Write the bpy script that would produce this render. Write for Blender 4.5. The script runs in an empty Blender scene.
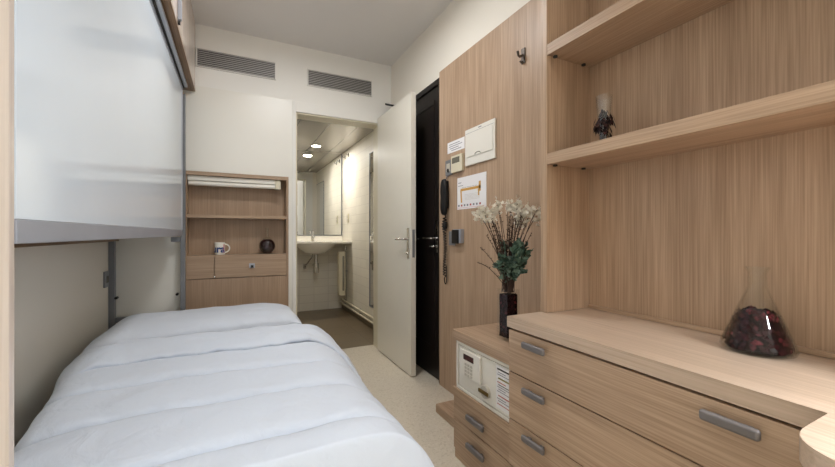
import bpy, bmesh, math, random
from mathutils import Vector, Matrix, noise
random.seed(7)
sc = bpy.context.scene
COL = sc.collection
PI = math.pi

# ------------------------------------------------------------------ materials
def srgb(r, g, b):
    def f(c):
        c /= 255.0
        return c / 12.92 if c <= .04045 else ((c + .055) / 1.055) ** 2.4
    return (f(r), f(g), f(b), 1)

def base_mat(name):
    m = bpy.data.materials.new(name); m.use_nodes = True
    nt = m.node_tree
    return m, nt, nt.nodes, nt.links, nt.nodes['Principled BSDF']

def plain(name, col, rough=.5, metal=0, spec=.5, coat=0, var=.04, vscale=6, bump=0, bscale=200):
    m, nt, N, L, b = base_mat(name)
    b.inputs['Roughness'].default_value = rough
    b.inputs['Metallic'].default_value = metal
    b.inputs['Specular IOR Level'].default_value = spec
    b.inputs['Coat Weight'].default_value = coat
    b.inputs['Coat Roughness'].default_value = .03
    tc = N.new('ShaderNodeTexCoord')
    nz = N.new('ShaderNodeTexNoise'); nz.inputs['Scale'].default_value = vscale; nz.inputs['Detail'].default_value = 4
    L.new(tc.outputs['Object'], nz.inputs['Vector'])
    cr = N.new('ShaderNodeValToRGB')
    c = Vector(col[:3])
    cr.color_ramp.elements[0].position = .3; cr.color_ramp.elements[1].position = .7
    cr.color_ramp.elements[0].color = (*(c * (1 - var)), 1)
    cr.color_ramp.elements[1].color = (*[min(1, v) for v in c * (1 + var)], 1)
    L.new(nz.outputs['Fac'], cr.inputs['Fac']); L.new(cr.outputs['Color'], b.inputs['Base Color'])
    if bump:
        n2 = N.new('ShaderNodeTexNoise'); n2.inputs['Scale'].default_value = bscale; n2.inputs['Detail'].default_value = 3
        L.new(tc.outputs['Object'], n2.inputs['Vector'])
        bp = N.new('ShaderNodeBump'); bp.inputs['Strength'].default_value = bump; bp.inputs['Distance'].default_value = .002
        L.new(n2.outputs['Fac'], bp.inputs['Height']); L.new(bp.outputs['Normal'], b.inputs['Normal'])
    return m

def wood(name, light, dark, axis, rough=.42, seed=0.0):
    m, nt, N, L, b = base_mat(name)
    b.inputs['Roughness'].default_value = rough
    b.inputs['Specular IOR Level'].default_value = .4
    tc = N.new('ShaderNodeTexCoord')
    def mapped(across, along):
        mp = N.new('ShaderNodeMapping')
        s = [across] * 3; s['XYZ'.index(axis)] = along
        mp.inputs['Scale'].default_value = s
        mp.inputs['Location'].default_value = (seed, seed * 1.7, seed * .6)
        L.new(tc.outputs['Object'], mp.inputs['Vector'])
        return mp
    n1 = N.new('ShaderNodeTexNoise'); n1.inputs['Scale'].default_value = 1; n1.inputs['Detail'].default_value = 5
    n1.inputs['Roughness'].default_value = .6; n1.inputs['Distortion'].default_value = .3
    L.new(mapped(16, .7).outputs[0], n1.inputs['Vector'])
    n2 = N.new('ShaderNodeTexNoise'); n2.inputs['Scale'].default_value = 1; n2.inputs['Detail'].default_value = 3
    L.new(mapped(230, 3.5).outputs[0], n2.inputs['Vector'])
    mx = N.new('ShaderNodeMix'); mx.data_type = 'FLOAT'; mx.inputs['Factor'].default_value = .58
    L.new(n1.outputs['Fac'], mx.inputs[2]); L.new(n2.outputs['Fac'], mx.inputs[3])
    cr = N.new('ShaderNodeValToRGB'); e = cr.color_ramp.elements
    e[0].position = .36; e[0].color = dark
    e[1].position = .62; e[1].color = light
    L.new(mx.outputs[0], cr.inputs['Fac']); L.new(cr.outputs['Color'], b.inputs['Base Color'])
    bp = N.new('ShaderNodeBump'); bp.inputs['Strength'].default_value = .12; bp.inputs['Distance'].default_value = .001
    L.new(n2.outputs['Fac'], bp.inputs['Height']); L.new(bp.outputs['Normal'], b.inputs['Normal'])
    return m

def tiles(name, col, grout, sx, sz, axes, rough=.55, var=.03):
    """rectangular tiles laid in a grid over the two given axes"""
    m, nt, N, L, b = base_mat(name)
    b.inputs['Roughness'].default_value = rough
    tc = N.new('ShaderNodeTexCoord'); sp = N.new('ShaderNodeSeparateXYZ'); L.new(tc.outputs['Object'], sp.inputs[0])
    cb = N.new('ShaderNodeCombineXYZ')
    L.new(sp.outputs[axes[0]], cb.inputs[0]); L.new(sp.outputs[axes[1]], cb.inputs[1])
    br = N.new('ShaderNodeTexBrick'); br.offset = 0; br.squash = 1
    br.inputs['Scale'].default_value = 1
    br.inputs['Brick Width'].default_value = sx; br.inputs['Row Height'].default_value = sz
    br.inputs['Mortar Size'].default_value = .0035; br.inputs['Mortar Smooth'].default_value = .2
    c = Vector(col[:3])
    br.inputs['Color1'].default_value = (*(c * (1 - var)), 1); br.inputs['Color2'].default_value = (*[min(1, v) for v in c * (1 + var)], 1)
    br.inputs['Mortar'].default_value = grout
    L.new(cb.outputs[0], br.inputs['Vector']); L.new(br.outputs['Color'], b.inputs['Base Color'])
    bp = N.new('ShaderNodeBump'); bp.invert = True; bp.inputs['Strength'].default_value = .4; bp.inputs['Distance'].default_value = .002
    L.new(br.outputs['Fac'], bp.inputs['Height']); L.new(bp.outputs['Normal'], b.inputs['Normal'])
    return m

def terrazzo(name):
    m, nt, N, L, b = base_mat(name)
    b.inputs['Roughness'].default_value = .16
    tc = N.new('ShaderNodeTexCoord')
    v = N.new('ShaderNodeTexVoronoi'); v.inputs['Scale'].default_value = 130
    L.new(tc.outputs['Object'], v.inputs['Vector'])
    sep = N.new('ShaderNodeSeparateColor'); L.new(v.outputs['Color'], sep.inputs[0])
    cr = N.new('ShaderNodeValToRGB'); e = cr.color_ramp.elements
    e[0].position = 0; e[0].color = srgb(186, 174, 156)
    e[1].position = 1; e[1].color = srgb(226, 218, 204)
    for p, c in ((.18, srgb(208, 197, 178)), (.55, srgb(218, 208, 192)), (.8, srgb(212, 202, 184))):
        x = e.new(p); x.color = c
    L.new(sep.outputs[0], cr.inputs['Fac'])
    n = N.new('ShaderNodeTexNoise'); n.inputs['Scale'].default_value = 3; L.new(tc.outputs['Object'], n.inputs['Vector'])
    mx = N.new('ShaderNodeMix'); mx.data_type = 'RGBA'; mx.blend_type = 'MIX'; mx.inputs['Factor'].default_value = .45
    L.new(cr.outputs['Color'], mx.inputs[6]); mx.inputs[7].default_value = srgb(218, 208, 190)
    L.new(mx.outputs[2], b.inputs['Base Color'])
    return m

def metal_panels(name):
    m, nt, N, L, b = base_mat(name)
    b.inputs['Roughness'].default_value = .25; b.inputs['Metallic'].default_value = .25
    tc = N.new('ShaderNodeTexCoord'); sp = N.new('ShaderNodeSeparateXYZ'); L.new(tc.outputs['Object'], sp.inputs[0])
    md = N.new('ShaderNodeMath'); md.operation = 'WRAP'; md.inputs[1].default_value = .30; md.inputs[2].default_value = 0
    L.new(sp.outputs[0], md.inputs[0])
    lt = N.new('ShaderNodeMath'); lt.operation = 'LESS_THAN'; lt.inputs[1].default_value = .007; L.new(md.outputs[0], lt.inputs[0])
    mx = N.new('ShaderNodeMix'); mx.data_type = 'RGBA'
    L.new(lt.outputs[0], mx.inputs['Factor']); mx.inputs[6].default_value = srgb(172, 166, 156); mx.inputs[7].default_value = srgb(70, 66, 60)
    L.new(mx.outputs[2], b.inputs['Base Color'])
    return m

def glass(name, tint=(.975, .98, .975, 1), edge=.75, face=.045):
    """thin clear glass: mostly see-through with a Fresnel sheen"""
    m = bpy.data.materials.new(name); m.use_nodes = True
    nt = m.node_tree; N = nt.nodes; L = nt.links; N.clear()
    out = N.new('ShaderNodeOutputMaterial'); mx = N.new('ShaderNodeMixShader')
    tr = N.new('ShaderNodeBsdfTransparent'); tr.inputs[0].default_value = tint
    gl = N.new('ShaderNodeBsdfGlossy'); gl.inputs['Roughness'].default_value = .03
    lw = N.new('ShaderNodeLayerWeight'); lw.inputs[0].default_value = .5
    pw = N.new('ShaderNodeMath'); pw.operation = 'POWER'; pw.inputs[1].default_value = 3; L.new(lw.outputs['Facing'], pw.inputs[0])
    fr = N.new('ShaderNodeMath'); fr.operation = 'MULTIPLY_ADD'; fr.inputs[1].default_value = edge; fr.inputs[2].default_value = face
    L.new(pw.outputs[0], fr.inputs[0])
    L.new(fr.outputs[0], mx.inputs[0]); L.new(tr.outputs[0], mx.inputs[1]); L.new(gl.outputs[0], mx.inputs[2]); L.new(mx.outputs[0], out.inputs[0])
    return m

def petal_mat(name, c1, c2, c3, scale=70):
    m, nt, N, L, b = base_mat(name)
    b.inputs['Roughness'].default_value = .7; b.inputs['Specular IOR Level'].default_value = .15
    tc = N.new('ShaderNodeTexCoord')
    v = N.new('ShaderNodeTexVoronoi'); v.inputs['Scale'].default_value = scale; L.new(tc.outputs['Object'], v.inputs['Vector'])
    sep = N.new('ShaderNodeSeparateColor'); L.new(v.outputs['Color'], sep.inputs[0])
    cr = N.new('ShaderNodeValToRGB'); e = cr.color_ramp.elements
    e[0].position = .25; e[0].color = c1; e[1].position = 1; e[1].color = c3
    x = e.new(.7); x.color = c2
    L.new(sep.outputs[0], cr.inputs['Fac']); L.new(cr.outputs['Color'], b.inputs['Base Color'])
    bp = N.new('ShaderNodeBump'); bp.inputs['Strength'].default_value = .8; bp.inputs['Distance'].default_value = .004
    L.new(v.outputs['Distance'], bp.inputs['Height']); L.new(bp.outputs['Normal'], b.inputs['Normal'])
    return m

def emit(name, col, s):
    m = bpy.data.materials.new(name); m.use_nodes = True
    N = m.node_tree.nodes; L = m.node_tree.links; N.clear()
    o = N.new('ShaderNodeOutputMaterial'); e = N.new('ShaderNodeEmission')
    e.inputs[0].default_value = col; e.inputs[1].default_value = s
    L.new(e.outputs[0], o.inputs[0])
    return m

def fabric(name, col):
    m, nt, N, L, b = base_mat(name)
    b.inputs['Roughness'].default_value = .85; b.inputs['Specular IOR Level'].default_value = .15
    b.inputs['Sheen Weight'].default_value = .15
    b.inputs['Base Color'].default_value = col
    tc = N.new('ShaderNodeTexCoord')
    n1 = N.new('ShaderNodeTexNoise'); n1.inputs['Scale'].default_value = 9; n1.inputs['Detail'].default_value = 5; n1.inputs['Distortion'].default_value = .8
    L.new(tc.outputs['Object'], n1.inputs['Vector'])
    bp = N.new('ShaderNodeBump'); bp.inputs['Strength'].default_value = .34; bp.inputs['Distance'].default_value = .03
    L.new(n1.outputs['Fac'], bp.inputs['Height']); L.new(bp.outputs['Normal'], b.inputs['Normal'])
    return m

OL, OD = srgb(188, 161, 135), srgb(154, 127, 103)
M = {}
M['oakZ'] = wood('oak_upright_grain', OL, OD, 'Z')
M['oakY'] = wood('oak_lengthwise_grain', OL, OD, 'Y', seed=3.1)
M['oakX'] = wood('oak_cross_grain', OL, OD, 'X', seed=5.3)
M['oakN'] = wood('oak_niche', srgb(174, 148, 123), srgb(148, 123, 100), 'Z', seed=8)
M['oakNX'] = wood('oak_niche_cross', srgb(180, 155, 130), srgb(154, 129, 106), 'X', seed=9)
M['top'] = wood('oak_worktop', srgb(202, 180, 160), srgb(178, 156, 135), 'Y', rough=.3, seed=11)
M['palewood'] = wood('pale_pink_wood', srgb(212, 198, 187), srgb(200, 185, 172), 'Z', rough=.18, seed=2)
M['brownedge'] = wood('brown_wood_shaded', srgb(134, 104, 74), srgb(104, 78, 52), 'Y', seed=4)  # brown wood, deepened to carry the shade under the overhead cabinet
M['gap'] = plain('dark_gap', srgb(58, 40, 30), .8)
M['wall'] = plain('cream_paint', srgb(230, 224, 212), .7, var=.015, vscale=1.5, bump=.05)
M['wallfar'] = plain('white_paint', srgb(232, 230, 224), .6, var=.012, vscale=1.5, bump=.04)
M['ceil'] = plain('ceiling_paint', srgb(222, 219, 216), .8, var=.01, vscale=2)
M['lam'] = plain('cream_laminate', srgb(229, 226, 217), .35, var=.01, vscale=2)
M['glosswhite'] = plain('glossy_white_laminate', srgb(222, 231, 239), .09, spec=.42, coat=0, var=.005)
M['alu'] = plain('brushed_aluminium', srgb(168, 172, 182), .35, metal=.3)
M['greymetal'] = plain('grey_painted_metal', srgb(128, 130, 134), .4, metal=.3)
M['darkalu'] = plain('dark_groove', srgb(38, 37, 36), .7)
M['handle'] = plain('satin_grey_handle', srgb(116, 111, 110), .45, metal=.35)
M['chrome'] = plain('chrome', srgb(200, 198, 194), .12, metal=1)
M['hookmetal'] = plain('dark_bronze', srgb(92, 82, 72), .45, metal=.4)
M['brass'] = plain('aged_brass', srgb(120, 98, 58), .3, metal=.8)
M['vent'] = plain('grey_vent_metal', srgb(172, 170, 167), .45, metal=.3)
M['dark'] = plain('black_plastic', srgb(17, 15, 15), .5, spec=.3)
M['darkdoor'] = wood('wenge_door', srgb(34, 28, 25), srgb(22, 18, 17), 'Z', rough=.3, seed=6)
M['doorwhite'] = plain('ivory_lacquer', srgb(226, 221, 208), .38, var=.01)
M['white'] = plain('white_plastic', srgb(228, 224, 214), .35, var=.01)
M['cream'] = plain('cream_plastic', srgb(214, 206, 182), .4, var=.01)
M['lcd'] = plain('grey_display', srgb(112, 108, 96), .25)
M['reddisp'] = plain('dark_red_display', srgb(58, 22, 18), .15)
M['keypad'] = plain('pale_keys', srgb(190, 184, 172), .45)
M['paper'] = plain('white_paper', srgb(232, 230, 230), .75, var=.01)
M['ink'] = plain('grey_ink', srgb(120, 120, 128), .8)
M['inkdark'] = plain('dark_ink', srgb(60, 52, 50), .8)
M['inkred'] = plain('red_ink', srgb(170, 70, 66), .8)
M['inkblue'] = plain('blue_ink', srgb(34, 70, 132), .5)
M['inkpink'] = plain('pink_ink', srgb(206, 120, 122), .5)
M['orange'] = plain('ochre_ink', srgb(204, 156, 80), .8)
M['inkyellow'] = plain('olive_ink', srgb(132, 122, 66), .8)
M['porc'] = plain('white_porcelain', srgb(232, 228, 218), .12, coat=.4, var=.005)
M['duvet'] = fabric('white_cotton_duvet', srgb(214, 221, 232))
M['pillow'] = fabric('white_cotton_pillow', srgb(214, 220, 230))
M['fold'] = fabric('pale_lining', srgb(206, 209, 217))
M['mattress'] = plain('mattress_ticking', srgb(205, 205, 205), .9)
M['floor'] = terrazzo('beige_terrazzo')
M['bfloor'] = tiles('brown_floor_tile', srgb(108, 94, 74), srgb(84, 73, 60), .3, .3, (0, 1), .3, .06)
M['btileX'] = tiles('cream_tile_side', srgb(226, 220, 206), srgb(212, 205, 192), .2, .11, (1, 2))
M['btileY'] = tiles('cream_tile_back', srgb(222, 216, 202), srgb(206, 198, 185), .2, .11, (0, 2))
M['bceil'] = metal_panels('metal_ceiling_panels')
M['mirror'] = plain('mirror', (.88, .89, .88, 1), .012, metal=1, var=0)
M['glass'] = glass('clear_glass')
M['vaseglass'] = glass('vase_glass', (.975, .98, .975, 1), .14, .012)
M['flaskglass'] = glass('pale_glass', (.975, .98, .97, 1), .65, .016)
M['petals'] = petal_mat('dried_red_petals', srgb(20, 9, 11), srgb(44, 15, 20), srgb(122, 44, 54))
M['darkpetals'] = petal_mat('dried_dark_petals', srgb(20, 12, 12), srgb(44, 24, 22), srgb(70, 40, 36), 110)
M['liquid'] = plain('dark_burgundy_filling', srgb(34, 12, 16), .15, coat=.5, var=.2, vscale=60)
M['leaf'] = plain('grey_green_leaf', srgb(80, 102, 86), .5, var=.45, vscale=45)
M['stem'] = plain('dark_brown_stem', srgb(58, 38, 28), .8, var=.2)
def leaf_mat(name, cols):
    m, nt, N, L, b = base_mat(name)
    b.inputs['Roughness'].default_value = .5
    g = N.new('ShaderNodeNewGeometry'); cr = N.new('ShaderNodeValToRGB'); e = cr.color_ramp.elements
    e[0].position = 0; e[0].color = cols[0]; e[1].position = 1; e[1].color = cols[-1]
    for k, c in enumerate(cols[1:-1]): x = e.new((k + 1) / (len(cols) - 1)); x.color = c
    L.new(g.outputs['Random Per Island'], cr.inputs['Fac']); L.new(cr.outputs['Color'], b.inputs['Base Color'])
    return m
M['leaf'] = leaf_mat('grey_green_leaf', [srgb(46, 64, 54), srgb(74, 98, 82), srgb(98, 122, 104), srgb(146, 164, 148)])
M['petals'] = leaf_mat('dried_red_petals', [srgb(24, 10, 12), srgb(40, 14, 18), srgb(54, 17, 22), srgb(34, 12, 15), srgb(112, 44, 52)])
M['petals'].node_tree.nodes['Principled BSDF'].inputs['Specular IOR Level'].default_value = .15
M['core'] = plain('dark_petal_mass', srgb(26, 11, 13), .8, spec=.1, var=.5, vscale=90)
M['flower'] = plain('ivory_dried_flower', srgb(220, 214, 200), .8, var=.08, vscale=60)
M['glow'] = emit('lamp_diffuser', (1, .93, .8, 1), 38)
M['roomglow'] = emit('ceiling_lamp_diffuser', (1, .93, .84, 1), 5)
M['tube'] = plain('unlit_tube', srgb(236, 232, 222), .25)
M['blackout'] = plain('window_frame_white', srgb(225, 225, 225), .4)

# ------------------------------------------------------------------ mesh helper
class MB:
    def __init__(s): s.bm = bmesh.new()
    def _xf(s, verts, rot, piv):
        if rot: bmesh.ops.rotate(s.bm, verts=verts, cent=piv, matrix=rot)
    def box(s, x0, x1, y0, y1, z0, z1, bev=0, seg=2, rot=None, piv=None):
        x0, x1 = min(x0, x1), max(x0, x1); y0, y1 = min(y0, y1), max(y0, y1); z0, z1 = min(z0, z1), max(z0, z1)
        r = bmesh.ops.create_cube(s.bm, size=1)
        vs = r['verts']
        bmesh.ops.scale(s.bm, vec=(x1 - x0, y1 - y0, z1 - z0), verts=vs)
        bmesh.ops.translate(s.bm, vec=((x0 + x1) / 2, (y0 + y1) / 2, (z0 + z1) / 2), verts=vs)
        if rot is not None: s._xf(vs, rot, piv or Vector(((x0 + x1) / 2, (y0 + y1) / 2, (z0 + z1) / 2)))
        if bev:
            es = {e for v in vs for e in v.link_edges}
            bmesh.ops.bevel(s.bm, geom=list(es), offset=bev, segments=seg, affect='EDGES', profile=.5)
        return s
    def lathe(s, prof, cx, cy, seg=32, z=0, close=True):
        rings = []
        for r, h in prof:
            if r < 1e-5: rings.append([s.bm.verts.new((cx, cy, z + h))])
            else: rings.append([s.bm.verts.new((cx + r * math.cos(2 * PI * k / seg), cy + r * math.sin(2 * PI * k / seg), z + h)) for k in range(seg)])
        for a, b in zip(rings, rings[1:]):
            for k in range(seg):
                k2 = (k + 1) % seg
                if len(a) == 1 and len(b) == 1: continue
                if len(a) == 1: s.bm.faces.new((a[0], b[k2], b[k]))
                elif len(b) == 1: s.bm.faces.new((a[k], a[k2], b[0]))
                else: s.bm.faces.new((a[k], a[k2], b[k2], b[k]))
        return s
    def tube(s, pts, r, seg=10, cap=True):
        pts = [Vector(p) for p in pts]
        n = len(pts); rr = r if isinstance(r, (list, tuple)) else [r] * n
        t0 = (pts[1] - pts[0]).normalized()
        up = Vector((0, 0, 1)) if abs(t0.z) < .9 else Vector((1, 0, 0))
        u = t0.cross(up).normalized(); rings = []
        for i, p in enumerate(pts):
            t = (pts[min(i + 1, n - 1)] - pts[max(i - 1, 0)]).normalized()
            u = (u - t * u.dot(t)).normalized(); v = t.cross(u)
            rings.append([s.bm.verts.new(p + rr[i] * (math.cos(2 * PI * k / seg) * u + math.sin(2 * PI * k / seg) * v)) for k in range(seg)])
        for a, b in zip(rings, rings[1:]):
            for k in range(seg):
                s.bm.faces.new((a[k], a[(k + 1) % seg], b[(k + 1) % seg], b[k]))
        if cap:
            s.bm.faces.new(rings[0][::-1]); s.bm.faces.new(rings[-1])
        return s
    def cyl(s, p0, p1, r0, r1=None, seg=24):
        return s.tube([p0, p1], [r0, r0 if r1 is None else r1], seg)
    def prism(s, poly, z0, z1, bev=0):
        """poly: (x, y) outline extruded in z"""
        lo = [s.bm.verts.new((x, y, z0)) for x, y in poly]; hi = [s.bm.verts.new((x, y, z1)) for x, y in poly]
        n = len(poly); fs = [s.bm.faces.new(lo[::-1]), s.bm.faces.new(hi)]
        for k in range(n): fs.append(s.bm.faces.new((lo[k], lo[(k + 1) % n], hi[(k + 1) % n], hi[k])))
        if bev:
            es = [e for e in fs[1].edges] + [e for e in fs[0].edges]
            bmesh.ops.bevel(s.bm, geom=es, offset=bev, segments=2, affect='EDGES', profile=.5)
        return s
    def quad(s, a, b, c, d):
        s.bm.faces.new([s.bm.verts.new(p) for p in (a, b, c, d)]); return s
    def ball(s, c, r, sub=1, sc_=(1, 1, 1)):
        q = bmesh.ops.create_icosphere(s.bm, subdivisions=sub, radius=r)
        bmesh.ops.scale(s.bm, vec=sc_, verts=q['verts']); bmesh.ops.translate(s.bm, vec=c, verts=q['verts'])
        return s
    def grid(s, fn, nu, nv):
        vs = [[s.bm.verts.new(fn(i / (nu - 1), j / (nv - 1))) for j in range(nv)] for i in range(nu)]
        for i in range(nu - 1):
            for j in range(nv - 1):
                s.bm.faces.new((vs[i][j], vs[i + 1][j], vs[i + 1][j + 1], vs[i][j + 1]))
        return s
    def build(s, name, mat, parent=None, smooth=True, fix=True, kind=None, label=None):
        bm = s.bm
        if fix: bmesh.ops.recalc_face_normals(bm, faces=bm.faces[:])
        root = parent
        while root is not None and root.parent is not None: root = root.parent
        if root is not None: off = root.location.copy()
        else:
            xs = [v.co.x for v in bm.verts]; ys = [v.co.y for v in bm.verts]; zs = [v.co.z for v in bm.verts]
            off = Vector(((min(xs) + max(xs)) / 2, (min(ys) + max(ys)) / 2, min(zs)))
            if kind == 'structure': off = Vector((0, 0, 0))
        bmesh.ops.translate(bm, vec=-off, verts=bm.verts[:])
        me = bpy.data.meshes.new(name); bm.to_mesh(me); bm.free()
        if smooth:
            me.shade_smooth(); me.set_sharp_from_angle(angle=math.radians(38))
        me.materials.append(mat)
        o = bpy.data.objects.new(name, me); COL.objects.link(o)
        if smooth and fix:
            wn = o.modifiers.new('even_shading', 'WEIGHTED_NORMAL'); wn.mode = 'FACE_AREA'; wn.weight = 100; wn.keep_sharp = True
        if parent is not None: o.parent = parent
        else: o.location = off
        if kind: o['kind'] = kind
        if label: o['label'] = label
        return o

def thing(name, label, cat, loc, group=None):
    o = bpy.data.objects.new(name, None); COL.objects.link(o)
    o.location = loc; o.empty_display_size = .1
    o['label'] = label; o['category'] = cat
    if group: o['group'] = group
    return o
def tag(o, label, cat, group=None):
    o['label'] = label; o['category'] = cat
    if group: o['group'] = group
    return o
def struct(name, mb, mat, parent=None, label=None, cat=None):
    o = mb.build(name, mat, parent, kind='structure' if parent is None else None)
    if label: o['label'] = label
    if cat: o['category'] = cat
    return o

# ------------------------------------------------------------------ the setting
XL, XR, YB, YF, ZC = -.765, 1.33, -1.3, 3.233, 2.665
YW = 3.383                     # bathroom face of the far wall
XB0, XB1, YBB, ZB = .44, 1.405, 5.28, 2.24

struct('floor', MB().box(XL - .1, XR + .12, YB - .1, YW + .012, -.08, 0), M['floor'], label='beige speckled terrazzo floor of the bedroom', cat='floor')
struct('floor_bathroom', MB().box(XB0 - .1, XB1 + .1, YW + .012, YBB + .1, -.08, 0), M['bfloor'], label='brown tiled floor of the bathroom', cat='floor')
struct('ceiling', MB().box(XL - .1, XR + .12, YB - .1, YW, ZC, ZC + .1), M['ceil'], label='pale grey bedroom ceiling', cat='ceiling')
struct('wall_left', MB().box(XL - .1, XL, YB - .1, YW, 0, ZC), M['wall'], label='cream painted wall along the bed', cat='wall')
ry0, ry1, rz0, rz1 = -1.22, -.03, .85, 2.4
w = MB()
w.box(XR, XR + .12, YB - .1, ry0, 0, ZC).box(XR, XR + .12, ry0, ry1, 0, rz0).box(XR, XR + .12, ry0, ry1, rz1, ZC)
w.box(XR, XR + .12, ry1, 2.29, 0, ZC).box(XR, XR + .12, 3.16, YW, 0, ZC).box(XR, XR + .12, 2.29, 3.16, 2.21, ZC)
w.box(XR + .13, XR + .15, 2.2, 3.25, 0, 2.3)
struct('wall_right', w, M['wall'], label='cream painted wall above the oak panelling and entrance door', cat='wall')
# far wall with the niche and the bathroom doorway left open
w = MB()
w.box(XL, XB1 - .07, YF, YW, 2.104, ZC)                    # above
w.box(XL, -.34, YF, YW, 0, 2.104)                         # beside the niche
w.box(.404, .461, YF, YW, 0, 2.104)
w.box(-.34, .404, YF, YW, 1.55, 2.104)
w.box(1.213, XR, YF, YW, 0, 2.104)
struct('wall_far', w, M['wallfar'], label='white far wall with two air grilles', cat='wall')
w = MB().box(XL, -.34, YF - .006, YF, 0, 2.195).box(-.34, .44, YF - .006, YF, 1.552, 2.195).box(.404, .44, YF - .006, YF, 0, 1.552)
struct('trim_1', w, M['lam'], label='smooth cream wall facing round the oak niche', cat='trim')
w = MB().box(.436, .461, YF - .014, YF - .0005, 0, 2.19, .002).box(.461, 1.26, YF - .014, YF - .0005, 2.104, 2.19, .002)
struct('trim_2', w, M['wallfar'], label='white casing of the bathroom doorway', cat='trim')
w = MB().box(.461, 1.213, YF, YW, 2.092, 2.1035).box(.4611, .473, YF, YW, 0, 2.092).box(1.205, 1.2129, YF + .004, YW, 0, 2.092)
struct('trim_3', w, M['cream'], label='beige lining of the bathroom doorway', cat='trim')
# wall behind the camera with the window
struct('wall_near', MB().box(XL - .1, XR + .12, YB - .12, YB, 0, ZC), M['wall'], label='cream wall behind the desk', cat='wall')
w = MB()
for q0 in (ry0, (ry0 + ry1) / 2 - .025, ry1 - .05): w.box(XR + .05, XR + .1, q0, q0 + .05, rz0, rz1, .003)
for q0 in (rz0, rz1 - .05): w.box(XR + .05, XR + .1, ry0, ry1, q0, q0 + .05, .003)
struct('window_1', w, M['blackout'], label='white framed window beside the desk', cat='window')
# bathroom shell
struct('wall_bathroom_right', MB().box(XB1, XB1 + .1, YW, YBB + .1, 0, ZB), M['btileX'], label='cream tiled bathroom wall with narrow mirror', cat='wall')
struct('wall_bathroom_back', MB().box(XB0 - .1, XB1 + .1, YBB, YBB + .1, 0, ZB), M['btileY'], label='cream tiled bathroom wall behind the basin', cat='wall')
struct('wall_bathroom_left', MB().box(XB0 - .02, XB0, YW + .001, YBB, 0, ZB), M['btileX'], label='cream tiled bathroom wall facing the narrow mirror', cat='wall')
struct('ceiling_bathroom', MB().box(XB0 - .1, XB1 + .1, YW, YBB + .1, ZB, ZB + .05), M['bceil'], label='grey metal panelled bathroom ceiling', cat='ceiling')
# oak panelling on the right wall
XP = 1.312
struct('trim_4', MB().box(XP, XR - .0005, 1.07, 2.288, 0, 2.235, .001), M['oakZ'], label='oak panelling on the wall beside the entrance door', cat='wall panel')
w = MB().box(XP + .02, XR - .0005, YB, 1.08, 0, .07)
struct('baseboard_right', w, M['oakY'], label='oak skirting behind the drawers', cat='baseboard')

# bathroom door, standing open
d = thing('door_1', 'ivory bathroom door standing open with chrome lever handles', 'door', (1.205, 3.22, 0)); d['kind'] = 'structure'
MB().box(1.185, 1.225, 2.49, 3.214, .008, 2.143, .002).build('door_leaf', M['doorwhite'], d)
MB().box(1.195, 1.215, 2.4885, 2.4902, .90, 1.11).build('lock_plate', M['greymetal'], d)
for xa, sgn in ((1.185, -1), (1.225, 1)):
    h = MB().box(xa, xa + sgn * .008, 2.52, 2.553, .89, 1.122, .002).build('lever_plate', M['chrome'], d)
    m = MB().tube([(xa + sgn * .004, 2.536, 1.037), (xa + sgn * .042, 2.536, 1.037), (xa + sgn * .05, 2.545, 1.037), (xa + sgn * .05, 2.665, 1.036)], .0085, 12)
    m.build('lever', M['chrome'], h)
    MB().tube([(xa + sgn * .004, 2.536, .93), (xa + sgn * .024, 2.536, .93)], .009, 12).build('thumb_turn', M['chrome'], h)
for z in (.25, 1.1, 1.95):
    MB().cyl((1.2265, 3.216, z - .045), (1.2265, 3.216, z + .045), .006, seg=12).build('hinge', M['chrome'], d)
# entrance door
d = thing('door_2', 'dark brown entrance door beside the oak panelling', 'door', (1.34, 2.7, 0)); d['kind'] = 'structure'
m = MB().box(1.325, 1.445, 2.2902, 2.318, 0, 2.208).box(1.325, 1.445, 3.13, 3.1598, 0, 2.208).box(1.325, 1.445, 2.318, 3.13, 2.17, 2.208)
m.build('door_frame', M['darkdoor'], d)
MB().box(1.338, 1.378, 2.322, 3.127, .006, 2.166, .002).build('door_leaf', M['darkdoor'], d)
m = MB().box(1.332, 1.3385, 2.40, 3.04, .2, .235, .002).box(1.332, 1.3385, 2.40, 3.04, 2.04, 2.075, .002).box(1.332, 1.3385, 2.40, 2.435, .235, 2.04, .002).box(1.332, 1.3385, 3.005, 3.04, .235, 2.04, .002)
m.build('panel_moulding', M['darkdoor'], d)
h = MB().box(1.330, 1.3378, 2.345, 2.375, .94, 1.17, .002).build('lever_plate', M['chrome'], d)
MB().tube([(1.334, 2.36, 1.045), (1.292, 2.36, 1.045), (1.285, 2.368, 1.045), (1.285, 2.475, 1.045)], .008, 12).build('lever', M['chrome'], h)
MB().tube([(1.334, 2.36, .985), (1.305, 2.36, .985), (1.300, 2.366, .985), (1.300, 2.405, .985)], .007, 10).build('thumb_turn', M['chrome'], h)

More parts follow.
